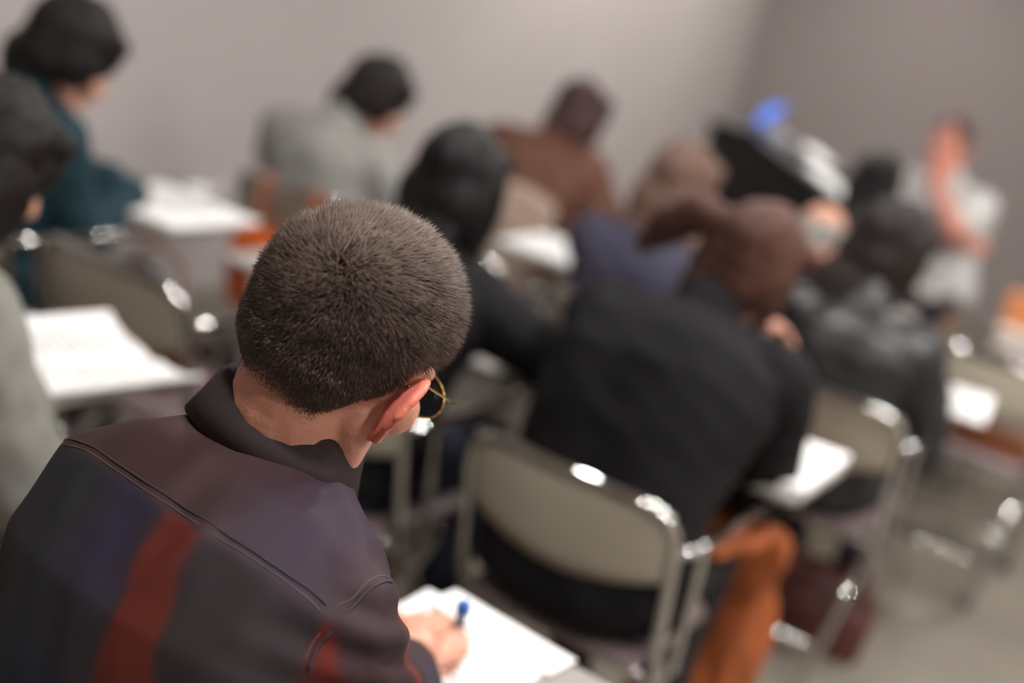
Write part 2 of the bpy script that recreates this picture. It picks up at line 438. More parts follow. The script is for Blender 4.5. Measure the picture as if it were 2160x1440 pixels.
def person(label, lat, fwd, head, hm, top, top_mat, trou_mat, hair=None, hair_mat=None, skin=M_SKIN, yaw=0.0, k=1.0, hands=None,
           ease=.016, sleeve=1.0, nb=None, hip=None, vox=.0065, bulge=.05, knees=None, ankles=None, folds=.006, wide=1.0, hood=None, top_name='sweater', poles=None, shoulder_dz=-.055, trou_name='trousers', root_z=0, body_hook=None, top_hook=None, mat_top_vox=.0095, shoulder_y=0.0, bulge_z=.02, shw=.165, collar=.28, ear=.78):
    root = empty('person', RW(lat, fwd, root_z), -YAW + yaw)
    tag(root, label, 'person')
    hc = Vector(head); HM = hm
    hip = Vector(hip or (0, .15, .535))
    nb = Vector(nb) if nb else hc + HM @ Vector((0, -.055, -.10)) + Vector((0, -.035, -.055))
    mid = hip.lerp(nb, .55) + Vector((0, -bulge, bulge_z))
    body = MB(); cl = MB(); tr = MB()
    axis = (nb - hip).normalized()
    SH = {}
    def secs(e):
        o = []
        for t, a, b in TORSO:
            c = bez(hip, mid, nb, t); tg = (bez(hip, mid, nb, min(1, t+.02)) - bez(hip, mid, nb, max(0, t-.02))).normalized()
            Y = tg.cross(Vector((1, 0, 0))).normalized(); X = Y.cross(tg)
            ee = e if t < .97 else e*.35
            o.append((c, (a*wide + ee), (b*(.5+.5*wide) + ee), X, Y))
        return o
    s0 = secs(-.004)
    lo = (s0[0][0] - (s0[1][0]-s0[0][0]).normalized()*.06, s0[0][1]*.75, s0[0][2]*.7, s0[0][3], s0[0][4])
    body.loft([lo] + s0)
    s1 = secs(ease)
    lo1 = (s1[0][0] - (s1[1][0]-s1[0][0]).normalized()*.05, s1[0][1]*.98, s1[0][2]*.98, s1[0][3], s1[0][4])
    cl.loft([lo1] + s1)
    # neck, head
    body.cap(nb, hc + HM @ Vector((0, -.028, -.045)), .058*k, .054*k, n=16)
    cl.cap(nb + Vector((0, 0, -.03)), nb + (hc + HM @ Vector((0, -.03, -.05)) - nb)*collar, .074, .068, n=16)
    if collar > .15: cl.ell(nb + Vector((0, -.012, -.028)), (.126*wide, .098, .070))
    head_shape(HMB(body, hc, HM, k), ear)
    # arms
    tw = bez(hip, mid, nb, .9)
    for s in (-1, 1):
        sh = nb + Vector((s*shw*wide*k, shoulder_y, shoulder_dz)); SH[s] = sh
        body.cap(nb + Vector((s*.03, 0, -.035)), sh, .042, .050); cl.cap(nb + Vector((s*.03, -.002, -.035)), sh, .05+ease*.8, .054+ease)
        tgt, d, n = (hands or {}).get(s, (Vector((s*.14, .42, .60)), Vector((-s*.3, 1, -.2)), Vector((0, .2, 1))))[:3]
        kw = (hands or {}).get(s, (0, 0, 0, {}))
        kw = kw[3] if len(kw) > 3 else {}
        pole = (poles or {}).get(s, Vector((s*.7, -.5, -.7)))
        el, wr = ik(sh, tgt, .285*k, .25*k, pole)
        body.chain([sh, el, wr], [.047*k, .04*k, .026*k]); body.cap(el.lerp(wr, .3), el.lerp(wr, .55), .041*k, .035*k)
        hand(body, wr, d, n, s, k=k*.98, **kw)
        sl = sleeve
        if sl > .5:
            e2 = el.lerp(wr, (sl-.5)*2 - .03)
            cl.chain([sh, sh.lerp(el, .55), el, el.lerp(e2, .6), e2], [.054+ease, .05+ease, .044+ease, .038+ease, .031+ease*.9])
        else:
            e2 = sh.lerp(el, sl*2); cl.chain([sh, e2], [.056+ease, .052+ease*1.3])
        # legs
        hp = hip + Vector((s*.085, .01, -.02))
        kn = Vector((knees or {}).get(s, (s*.11, .56, .515))); an = Vector((ankles or {}).get(s, (s*.11, .50, .085)))
        body.chain([hp, kn, an], [.078, .056, .036]); body.cap(kn.lerp(an, .2), kn.lerp(an, .4), .055, .05)
        fd = Vector((s*.12, 1, 0)).normalized()
        body.cap(an - Vector((0, .015, .04)), an + fd*.15 - Vector((0, 0, .055)), .03, .024)
        tr.chain([hp, kn, kn.lerp(an, .45), an + (kn-an)*.1], [.092, .071, .066, .056])
    tr.loft([(hip + Vector((0, 0, -.085)), .15, .125, (1,0,0), (0,1,0)), (hip, .172, .132, (1,0,0), (0,1,0)), (hip + axis*.06, .165, .126, (1,0,0), (0,1,0))])
    if body_hook: body_hook(body, nb, SH)
    bm_ = remesh(body, vox, 3, 'body')
    bo = link('body', bm_, skin, root)
    if top_hook: top_hook(cl, nb, SH, hip)
    cm = remesh(cl, mat_top_vox, 5, top_name)
    if folds:
        cc = get_co(cm); keep = np.clip((np.linalg.norm(cc - np.array(nb), axis=1) - .09)/.10, 0, 1)      # folds die out at the neckline
        hh = folds*waves(cc*np.array((1, 1, .7)), 26, zlib.crc32(label.encode()) % 1000) + folds*.4*waves(cc, 70, 3)
        set_co(cm, cc + get_no(cm)*(hh*keep)[:, None])
    to = link(top_name, cm, top_mat, root)
    tm = remesh(tr, .012, 4, trou_name); displace(tm, .004, 30, 5)
    link(trou_name, tm, trou_mat, root)
    for s in (-1, 1):
        an = Vector((ankles or {}).get(s, (s*.11, .50, .085))); fd = Vector((s*.12, 1, 0)).normalized()
        sm = MB(); sm.cap(an - Vector((0, .02, .035)), an + fd*.06 - Vector((0, 0, .035)), .042, .042)
        sm.cap(an + fd*.05 - Vector((0, 0, .045)), an + fd*.17 - Vector((0, 0, .05)), .04, .034)
        for i, v in enumerate(sm.v):
            if v[2] < an.z - .083: sm.v[i] = (v[0], v[1], an.z - .083)
        link('shoe', remesh(sm, .01, 3, 'shoe'), M_SHOE, root)
    if hair:
        hb = MB(); H = HMB(hb, hc, HM, k); hair(H, hb)
        hme = remesh(hb, .0065, 3, 'hair')
        co = get_co(hme); loc = (co - np.array(hc)) @ np.array(HM)
        no = get_no(hme)
        hgt = waves(loc * np.array((1, 1, .12)), 190, 3)*.0022 + waves(loc * np.array((1, 1, .25)), 60, 9)*.003
        set_co(hme, co + no*hgt[:, None])
        link('hair', hme, hair_mat, root)
    for s in (-1, 1):
        em = MB(); em.ell((0, 0, 0), (.0125, .0125, .0125), n=14, k=9)
        eo = em.build('eye', M_EYE, root); q = hc + HM @ (Vector((s*.031, .0765, .003))*k); eo.location = q; eo.rotation_euler = (HM @ Matrix.Rotation(math.radians(-22), 3, 'X')).to_euler()
        im = MB(); im.ell((0, .0085, 0), (.006, .0045, .006), n=12, k=6); im.build('iris', M_IRIS, eo)
    return dict(root=root, body=bo, top=to, nb=nb, SH=SH, hc=hc, HM=HM)

# hair styles, in head coordinates
def hair_cap(H, g=.0, back=-.06):
    H.ell((0, -.016, .046), (.084+g, .102+g, .088+g))
    H.ell((0, -.05, .01), (.077+g, .062+g, .07+g))
    H.cap((-.055, .05, .085), (.055, .05, .085), .034, .034)
def hair_short(H, hb):
    hair_cap(H, .003); H.ell((0, -.06, -.03), (.062, .045, .05))
    for s in (-1, 1): H.ell((s*.072, .005, .035), (.014, .045, .045))
def hair_bob(H, hb):
    hair_cap(H, .01)
    H.ell((0, -.06, -.05), (.09, .06, .09))
    for s in (-1, 1): H.ell((s*.076, -.008, -.035), (.038, .066, .09)); H.ell((s*.06, .05, .04), (.03, .03, .05))
def hair_puff(H, hb):
    hair_cap(H, .014); H.ell((0, -.055, -.02), (.092, .07, .085)); H.ell((-.02, -.085, -.055), (.062, .045, .055))
    for s in (-1, 1): H.ell((s*.078, .0, .0), (.032, .056, .06))
def hair_long(H, hb):
    hair_cap(H, .012); H.ell((0, -.055, -.03), (.1, .068, .10))
    H.ell((0, -.075, -.14), (.092, .052, .12)); H.ell((0, -.07, -.22), (.07, .04, .09))
    for s in (-1, 1): H.ell((s*.078, .005, -.03), (.036, .062, .12)); H.cap((s*.07, .02, -.06), (s*.06, .03, -.24), .04, .024)
def hair_wavy(H, hb):
    hair_cap(H, .018)
    H.ell((0, -.06, -.05), (.115, .072, .11)); H.ell((0, -.06, -.13), (.135, .062, .07))
    for s in (-1, 1):
        H.ell((s*.09, .0, -.07), (.048, .068, .10))
        for j in range(4): H.ell((s*(.05+.035*j), -.08+.03*j, -.14-.014*(j % 2)), (.036, .034, .044))
def hair_tail(H, hb):
    hair_cap(H, .01); H.ell((0, -.05, -.03), (.086, .066, .09)); H.ell((-.01, -.075, -.08), (.055, .04, .05))
    for s in (-1, 1): H.ell((s*.074, .0, .0), (.036, .058, .07)); H.cap((s*.072, .05, .0), (s*.07, .06, -.11), .022, .010)
    # low ponytail drawn over the left shoulder
    H.chain([(-.05, -.085, .04), (-.11, -.10, .025), (-.165, -.095, -.03), (-.20, -.085, -.095)], [.04, .046, .046, .026])
def hair_bald(H, hb):
    H.ell((0, -.062, .0), (.079, .05, .055)); H.ell((0, -.06, -.035), (.06, .042, .04))
    for s in (-1, 1): H.ell((s*.07, -.01, .03), (.016, .055, .035)); H.ell((s*.06, .03, .055), (.02, .03, .03))
def hair_lect(H, hb):
    H.ell((0, -.02, .05), (.082, .1, .085)); H.ell((0, -.055, .0), (.072, .055, .06))
    for s in (-1, 1): H.ell((s*.068, .0, .03), (.014, .045, .04))

def L2(lat, fwd, c): return (lat - c[0], fwd - c[1])
TZ = .745      # hands rest on tablet tops
def rest(c, s, x, y, z=TZ, d=None, n=(0, .1, 1), **kw):
    return (Vector((x, y, z + .02)), Vector(d or (-s*.35, 1, -.12)), Vector(n), kw)

BLK = cloth('black_knit', srgb(18, 16, 18)); NAVY = cloth('navy_cloth', srgb(56, 54, 68)); DENIM = cloth('dark_denim', srgb(38, 40, 54))
CHAR = cloth('charcoal_cloth', srgb(42, 40, 42)); GREYK = cloth('pale_grey_knit', srgb(138, 136, 131), .9, .12, .6, 160)
TEAL = cloth('teal_jacket', srgb(28, 52, 60), .7); BRJ = cloth('brown_jacket', srgb(98, 66, 54), .7)
LEATH = mat('black_leather', srgb(28, 28, 27), .42, .15, 14, .4, 90, spec=.5)
TEE = cloth('white_tee', srgb(192, 190, 187), .8, .06); WOOL = cloth('grey_wool', srgb(128, 126, 118), .95, .25, .9, 90)
OLIVE = cloth('dark_cloth', srgb(50, 46, 46))

# black sweater, brown ponytail, chin on the right hand
person('person in black sweater with brown ponytail, resting the chin on the right hand', *C_B, (.02, .55, 1.12), rotm(22, 20, 12), None, BLK, CHAR, hair_tail, H_BROWN,
       hands={1: (Vector((.115, .655, .90)), Vector((-.15, .05, 1)), Vector((.5, .7, 0)), dict(curl=(35, 50, 40))), -1: rest(C_B, -1, .02, .60)},
       nb=(-.01, .41, 1.0), collar=.5, ease=.03, wide=1.16, bulge=.10, folds=.005, hip=(0, .16, .535), poles={1: Vector((.4, -.9, -.6)), -1: Vector((-.9, -.2, -.5))})
# long black hair
person('person with long straight black hair and black clothes, writing beside white sheets', *C_F, (-.03, .40, 1.10), rotm(0, 14, 2), None, BLK, DENIM, hair_long, H_BLACK,
       hands={1: (Vector((.17, .60, .785)), Vector((-.05, 1, -.15)), Vector((0, .1, 1)), dict(curl=(45, 50, 35))), -1: rest(C_F, -1, -.02, .62)},
       nb=(-.01, .31, .955), ease=.026, bulge=.05, poles={1: Vector((1, -.1, -.25)), -1: Vector((-1, -.2, -.4))})
# teal jacket
person('person in dark teal jacket with short dark hair, head bowed, at upper left', *C_T, (.05, .28, 1.11), rotm(25, 26, 6), None, TEAL, DENIM, hair_puff, H_DARK,
       hands={1: rest(C_T, 1, .08, .52), -1: rest(C_T, -1, -.03, .55)}, nb=(-.01, .17, .99), ease=.028, bulge=.05, top_name='jacket', k=1.06, collar=.62, poles={1: Vector((.35, -.8, -.8)), -1: Vector((-.8, -.3, -.5))})
# grey knit coat, left edge
person('person in coarse grey knit coat with dark brown hair, cut off by the left edge', *C_KNIT, (.185, .42, 1.105), rotm(10, 22, 6), None, WOOL, CHAR, hair_bob, H_DARK,
       hands={1: rest(C_KNIT, 1, .17, .46), -1: rest(C_KNIT, -1, -.06, .55)}, nb=(.16, .28, .985), ease=.045, bulge=.05, top_name='coat', folds=.006, poles={1: Vector((1, -.4, -.3)), -1: Vector((-.8, -.3, -.5))})
# pale grey sweater
person('person in pale grey sweater with short dark hair, against the left wall', *C_C, (.02, .31, 1.065), rotm(38, 24, 8), None, GREYK, DENIM, hair_puff, H_DARK,
       hands={1: rest(C_C, 1, .12, .55), -1: rest(C_C, -1, .0, .58)}, nb=(-.05, .19, .945), ease=.034, wide=1.05, bulge=.05, collar=.6)
# wavy light brown
person('person with wavy light brown hair in a navy top, left of the ponytail', *C_G, (-.05, .29, 1.09), rotm(5, 12, 0), None, NAVY, CHAR, hair_wavy, H_LIGHT,
       hands={1: rest(C_G, 1, .16, .55), -1: rest(C_G, -1, .0, .58)}, nb=(-.06, .20, .95), ease=.028, wide=1.0)
# leather jacket
person('person in black leather jacket with long dark hair, writing at the right', *C_D, (-.03, .30, 1.11), rotm(30, 16, 10), None, LEATH, DENIM, hair_long, hairm('hair_espresso', srgb(34, 25, 22)),
       hands={1: rest(C_D, 1, .17, .48), -1: rest(C_D, -1, .05, .58)}, nb=(-.01, .20, .955), collar=.5, ease=.02, wide=.95, top_name='jacket', poles={1: Vector((.3, -.7, -.8)), -1: Vector((-.8, -.3, -.5))})
# brown jacket
person('person in brown jacket with dark brown hair, far off before the left wall', *C_BR, (.05, .30, 1.105), rotm(15, 18, 0), None, BRJ, CHAR, hair_bob, hairm('hair_umber', srgb(66, 44, 42), .5),
       hands={1: rest(C_BR, 1, .15, .52), -1: rest(C_BR, -1, 0, .55)}, nb=(.0, .19, .98), collar=.6, ease=.05, wide=1.05, top_name='jacket', vox=.008)
# balding
person('balding person with grey hair, between the brown ponytail and the black leather jacket', *C_BALD, (0, .20, .955), rotm(0, 40, 0), None, CHAR, CHAR, hair_bald, H_GREY,
       nb=(0, .08, .875), hip=(0, .16, .50), vox=.008)
# black hair near the lecturer
person('black haired person sitting closest to the lecturer, only the head in view', *C_P7, (-.04, .24, 1.10), rotm(0, 10, 0), None, OLIVE, CHAR, hair_bob, H_BLACK, vox=.008)
# lecturer, perched on a stool facing the rows
S_L = (-.30, 4.02)
lect_yaw = PI - .25
def lecl(P):      # row point -> local coordinates of the lecturer's root
    d = Vector((P[0]-S_L[0], P[1]-S_L[1], 0)); d = Matrix.Rotation(-lect_yaw, 3, 'Z') @ d
    return Vector((d.x, d.y, P[2]))
person('lecturer in white t-shirt seated on a stool, arms folded, one hand at the chin', *S_L, lecl((-.40, 3.95, 1.285)), rotm(-8, 12, 0), None, TEE, cloth('lecturer_trousers', srgb(52, 52, 60)), hair_lect, hairm('hair_lecturer', srgb(84, 58, 50)), skin=M_SKINL, yaw=lect_yaw,
       hands={-1: (lecl((-.37, 3.80, 1.12)), Vector((.1, .0, 1)), Vector((-.3, 1, .0)), dict(curl=(50, 60, 40))), 1: (lecl((-.22, 3.80, .93)), Vector((-1, .0, -.05)), Vector((0, 1, .2)), dict(curl=(25, 30, 20)))},
       poles={-1: Vector((-1, .35, -.75)), 1: Vector((.7, .1, -1))}, hip=(0, .0, .68), nb=lecl((-.36, 4.0, 1.125)), sleeve=.34, ease=.022, wide=1.08, top_name='t_shirt',
       knees={-1: (-.14, .36, .56), 1: (.14, .36, .56)}, ankles={-1: (-.13, .25, .14), 1: (.13, .22, .14)})
# ------------------------------------------------------------------ the man in the foreground
_X = Vector(ROW3 @ (CR*.685 - CU*.57 - CF*.445)).normalized()
_Y = Vector(ROW3 @ (CR*.455 - CU*.13 + CF*.88)); _Y = (_Y - _X*_Y.dot(_X)).normalized()
_Z = _X.cross(_Y)
HMAN = Matrix((_X, _Y, _Z)).transposed()
hP = CO + (CF + CR*((712-1080)/F_PX) - CU*((748-720)/F_PX)) * 1.20
hl = row(hP); hMan = Vector((hl[0]-C_MAN[0], hl[1]-C_MAN[1], hl[2]))
nbMan = Vector((.022, .20, 1.118))
SHIRT = mat('patchwork_shirt', srgb(60, 50, 55), .66, .10, 30, .05, 500, spec=.25, attr='cloth')
man = person('man in dark plum and rust patchwork shirt with cropped black hair, writing in the foreground', *C_MAN, hMan, HMAN, None, SHIRT, CHAR, None, None, skin=M_SKINM,
    hands={1: (Vector((.030, .52, .80)), Vector((.15, 1, .02)), Vector((.35, -.25, .9)), dict(curl=(62, 75, 45), thumb=(.8, .45, -.5))), -1: (Vector((-.09, .55, .775)), Vector((.3, 1, -.1)), Vector((0, .1, 1)), {})},
    nb=nbMan, shoulder_dz=-.088, shoulder_y=-.06, shw=.130, collar=.1, wide=.98, k=.995, ear=1.0, ease=.017, sleeve=.90, hip=(0, .14, .535), bulge=.12, bulge_z=.07, vox=.0036, folds=0, top_name='shirt', mat_top_vox=.0055,
    poles={1: Vector((.55, -.35, -.8)), -1: Vector((-.75, -.2, -.7))})
root = man['root']
# --- cloth folds and the patchwork print
sm = man['top'].data
co = get_co(sm); no = get_no(sm)
back = np.clip((-no[:, 1] + .2) * 1.4, 0, 1)
h = .0028*waves(co*np.array((1, 1, .45)), 34, 12) + .0016*waves(co*np.array((1, .6, .6)), 80, 4)
# long soft folds running down from the right shoulder blade
u = co[:, 0] - .13 + (1.0 - co[:, 2])*.12
h += back * .007*np.exp(-(u/.012)**2) * np.clip((1.03 - co[:, 2])/.06, 0, 1)
h -= back * .006*np.exp(-((u+.026)/.012)**2) * np.clip((1.03 - co[:, 2])/.06, 0, 1)
# creases gathering at the armhole and along the yoke by the collar
h += .004*np.exp(-((co[:, 0]-.10-(co[:, 1]-.1)*.6)/.009)**2)*np.exp(-((co[:, 2]-1.075)/.03)**2)
ax = np.exp(-((co[:, 0]-.215)/.05)**2)
h += ax*.0035*np.sin(co[:, 2]*150 + co[:, 1]*60)
set_co(sm, co + no*h[:, None])
BV_MAN = None
def bvh_of(me):
    return BVHTree.FromPolygons([v.co.copy() for v in me.vertices], [tuple(p.vertices) for p in me.polygons])
BVS = bvh_of(sm)

def sstep(a, b, x):
    t = np.clip((x-a)/(b-a), 0, 1); return t*t*(3-2*t)
# patchwork print: soft-edged fields of cloth colour laid over the back and the sleeve
co = get_co(sm); X_, Y_, Z_ = co[:, 0], co[:, 1], co[:, 2]
jx = X_ + .006*waves(co, 60, 21); jz = Z_ + .006*waves(co, 55, 22)
def lin(r, g, b): return np.array(srgb(r, g, b)[:3])
YX = [-.24, -.19, -.15, -.08, 0, .08, .13, .18, .22]; YZ = [1.04, 1.068, 1.088, 1.106, 1.108, 1.101, 1.09, 1.064, 1.03]
def yoke_z(x): return np.interp(x, YX, YZ)
AZ = [.90, 1.02, 1.05, 1.08, 1.10]; AX = [.182, .178, .180, .191, .20]
colr = np.tile(lin(42, 37, 39), (len(co), 1))
def paint(mask, c):
    global colr
    colr = colr*(1-mask[:, None]) + c[None]*mask[:, None]
isback = sstep(.02, -.02, Y_ - .16)
above = np.clip(sstep(-.0015, .0015, Z_ - yoke_z(X_)) + sstep(.12, .125, Y_), 0, 1)
paint(sstep(.02, -.06, jx), lin(38, 38, 41))
paint(sstep(-.06, -.14, jx)*sstep(1.06, 1.0, jz), lin(37, 29, 31))
paint(np.exp(-((jx+.02)/.05)**2)*sstep(1.0, .93, jz), lin(29, 29, 41))
band = sstep(.014, 0, np.abs(jx - .052 - (1.1 - jz)*.08) - .010 - .10*np.clip(1.1 - jz, 0, .2))
paint(np.exp(-((jx-.0)/.03)**2)*sstep(.99, 1.06, jz), lin(45, 37, 56))
paint(np.exp(-((jx-.125)/.035)**2), lin(44, 35, 37))
paint(np.clip(band*1.2, 0, 1)*.95, lin(88, 34, 26))
paint(above, lin(58, 39, 38))
paint(above*np.exp(-((jx-.13)/.055)**2), lin(47, 33, 48))
paint(above*np.exp(-((jx-.02)/.04)**2)*sstep(.13, .17, Y_), lin(68, 38, 38))
paint(above*np.exp(-((jx+.03)/.03)**2)*np.exp(-((Y_-.13)/.03)**2), lin(71, 51, 47))
slv = sstep(-.002, .002, X_ - np.interp(Z_, AZ, AX))*sstep(1.10, 1.085, Z_)
paint(slv, lin(51, 35, 38))
paint(slv*np.exp(-((jx-.184-(1.05-jz)*.35)/.009)**2)*sstep(1.07, 1.045, jz), lin(96, 29, 23))
slv2 = sstep(-.175, -.2, X_)
paint(slv2, lin(48, 34, 37))
color_attr(sm, 'cloth', np.concatenate([colr, np.ones((len(co), 1))], 1))
# seams: thin raised cords lying on the cloth
BVS = bvh_of(sm)
def seam(path, name='seam', r=.0011, m=None, off=.0004):
    pts = []
    for k in range(len(path)-1):
        for t in range(12):
            l, n, i, ds = BVS.find_nearest(Vector(path[k]).lerp(Vector(path[k+1]), t/12))
            pts.append(l + n*off)
    for it in range(3): pts = [pts[0]] + [(pts[i-1]+pts[i]*2+pts[i+1])/4 for i in range(1, len(pts)-1)] + [pts[-1]]
    mb = MB(); mb.tube(pts, r, 6)
    return mb.build(name, m, root)
M_SEAM = mat('seam_thread', srgb(44, 36, 40), .8, .1, 200)
SEAMC = mat('armhole_cloth', srgb(44, 34, 42), .7, .1, 60)
M_STITCH = mat('stitch_thread', srgb(84, 70, 70), .8, .1, 200)
yk = [(-.20, .14, 1.062), (-.15, .095, 1.088), (-.08, .076, 1.106), (.008, .064, 1.108), (.08, .065, 1.101), (.13, .078, 1.09), (.178, .1, 1.064)]
seam(yk, 'yoke_seam', .0013, M_SEAM)
seam([(x, y-.003, z-.005) for x, y, z in yk], 'yoke_stitching', .0006, M_STITCH)
ah = [(.196, .175, 1.088), (.190, .13, 1.081), (.180, .1, 1.05), (.178, .082, 1.02)]
seam(ah, 'armhole_seam', .0016, SEAMC)
seam([(x-.007, y, z) for x, y, z in ah], 'armhole_stitching', .0006, M_STITCH)
seam([(-x, y, z) for x, y, z in ah], 'armhole_seam', .0016, SEAMC)
# collar: stand and fold as one shell round the neck
CMAT = cloth('collar_cloth', srgb(52, 43, 43), .75, .1, .04, 420)
nk = Vector((.16, .20, .95)).normalized()
cx = Vector((1, 0, 0)); cx = (cx - nk*cx.dot(nk)).normalized(); cy = nk.cross(cx)
cb = MB(); NT = 60; prof = [(.064, -.012), (.0645, .012), (.0655, .032), (.0685, .0375), (.0725, .033), (.079, .012), (.0865, -.010), (.089, -.0105), (.0815, .012), (.075, .036), (.0695, .042), (.063, .037), (.0615, .012), (.061, -.012)]
rs = []
for k in range(NT + 1):
    th = math.radians(-90 - 155 + 310*k/NT)            # open at the throat
    g = abs(k/NT - .5)*2
    ring = []
    for r_, z_ in prof:
        rr = .062 + (r_ - .0615)*.95
        zz = z_ - .030*g**1.6 
        ring.append(nbMan + nk*.022 + Vector((-.009, .004, .0)) + cx*(rr*1.02*math.cos(th)) + cy*(rr*1.06*math.sin(th)) + nk*zz)
    rs.append(ring)
cb.rings(rs)
cob = cb.build('collar', CMAT, root)
# --- skin and scalp colours, cropped hair
bmn = man['body'].data
bc = get_co(bmn); q = ((bc - np.array(hMan)) @ np.array(HMAN))/.995
def hairline(q):
    x, y, z = q[:, 0], q[:, 1], q[:, 2]
    zb = -.047 + .004*np.cos(x*50)
    zs = np.where(y < -.055, zb, np.where(y < -.018, zb + (y+.055)/.037*(.0-zb), np.where(y < .022, .04, .04 + (y-.022)*.85)))
    return zs
def dens(q):
    hd = (np.abs(q[:, 0]) < .1) & (np.linalg.norm(q - np.array((0, -.01, .02)), axis=1) < .16)
    ear = (np.abs(q[:, 0]) > .0775) & (q[:, 2] < .04)
    return sstep(-.008, .045, q[:, 2] - hairline(q)) * hd * (~ear)
dn = dens(q)
mott = .5 + .5*np.clip(waves(q, 120, 8), -1, 1)
base = np.tile(lin(214, 153, 127), (len(q), 1))
ear = ((np.abs(q[:, 0]) > .078) & (np.abs(q[:, 2]) < .05) & (np.abs(q[:, 1]) < .05)).astype(float)
neckr = sstep(-.03, -.07, q[:, 1])*sstep(-.03, -.08, q[:, 2])
base = base*(1 - ear[:, None]) + lin(222, 122, 104)*ear[:, None]
base = base*(1 - .25*neckr[:, None]) + lin(214, 140, 112)*.25*neckr[:, None]
sc_ = lin(92, 70, 60)*(.75 + .5*mott[:, None])
base = base*(1 - .9*dn[:, None]) + sc_*.9*dn[:, None]
color_attr(bmn, 'skin', np.concatenate([base, np.ones((len(q), 1))], 1))
def strands(me, n, wid=.00055):
    me.calc_loop_triangles()
    tri = np.empty(len(me.loop_triangles)*3, dtype=np.int32); me.loop_triangles.foreach_get('vertices', tri); tri = tri.reshape(-1, 3)
    c = get_co(me); nn = get_no(me)
    cen = c[tri].mean(1); qc = ((cen - np.array(hMan)) @ np.array(HMAN))/.995
    dd = dens(qc)
    dd = dd*(1 + 1.2*(1-dd)); ar = np.linalg.norm(np.cross(c[tri[:, 1]]-c[tri[:, 0]], c[tri[:, 2]]-c[tri[:, 0]]), axis=1)*(dd**1.2)
    pick = RNG.choice(len(tri), n, p=ar/ar.sum())
    r1 = np.sqrt(RNG.random(n)); r2 = RNG.random(n)
    w3 = np.stack([1-r1, r1*(1-r2), r1*r2], 1)
    P = (c[tri[pick]]*w3[:, :, None]).sum(1); N = (nn[tri[pick]]*w3[:, :, None]).sum(1); N /= np.linalg.norm(N, axis=1)[:, None]
    qq = ((P - np.array(hMan)) @ np.array(HMAN))/.995
    HMn = np.array(HMAN)
    whorl = np.array((.012, -.083, .078))
    fl = qq - whorl + RNG.normal(size=(n, 3))*.006
    sw = np.cross(fl, np.array((0, -.6, .6)))*.55          # swirl about the whorl
    t = (fl + sw) @ HMn.T
    t -= N*(t*N).sum(1)[:, None]; t /= (np.linalg.norm(t, axis=1)[:, None] + 1e-6)
    edge = sstep(-.002, .05, qq[:, 2] - hairline(qq)); L = .0016 + .006*edge + .0165*sstep(-.035, .085, qq[:, 2] + .25*np.clip(qq[:, 1], -.04, .1))*(.75 + .5*RNG.random(n))
    clump = waves(qq, 210, 31)[:, None]*.34
    nz = RNG.normal(size=(n, 3))*.27
    up = sstep(.0, .09, qq[:, 2])[:, None]
    d = N*(.42 + .4*up) + t*(.75 - .25*up) + nz + np.roll(t, 1, 1)*clump
    d /= np.linalg.norm(d, axis=1)[:, None]
    d2 = d + t*.25 - N*.12; d2 /= np.linalg.norm(d2, axis=1)[:, None]
    e1 = np.cross(d, RNG.normal(size=(n, 3))); e1 /= np.linalg.norm(e1, axis=1)[:, None]; e2 = np.cross(d, e1)
    V = np.empty((n, 7, 3)); ww = (wid*(.45 + .55*edge))[:, None]
    mid = P + d*(L*.55)[:, None]; tip = mid + d2*(L*.45)[:, None]
    for j in range(3):
        o = e1*math.cos(2.094*j) + e2*math.sin(2.094*j)
        V[:, j] = P - N*.0006 + o*ww; V[:, 3+j] = mid + o*ww*.8
    V[:, 6] = tip
    b_ = (np.arange(n)*7)[:, None]
    quads = np.array([[0, 1, 4, 3], [1, 2, 5, 4], [2, 0, 3, 5]]); tris = np.array([[3, 4, 6], [4, 5, 6], [5, 3, 6]])
    me2 = bpy.data.meshes.new('hair')
    nv = n*7; me2.vertices.add(nv); me2.vertices.foreach_set('co', V.ravel())
    lq = (b_[:, :, None] + quads[None]).reshape(-1); lt = (b_[:, :, None] + tris[None]).reshape(-1)
    me2.loops.add(len(lq)+len(lt)); me2.loops.foreach_set('vertex_index', np.concatenate([lq, lt]).astype(np.int32))
    st = np.concatenate([np.arange(0, len(lq), 4), len(lq) + np.arange(0, len(lt), 3)]).astype(np.int32)
    me2.polygons.add(len(st)); me2.polygons.foreach_set('loop_start', st)
    me2.update(calc_edges=True); me2.validate()
    return me2
link('hair', strands(bmn, 60000), H_MAN, root)
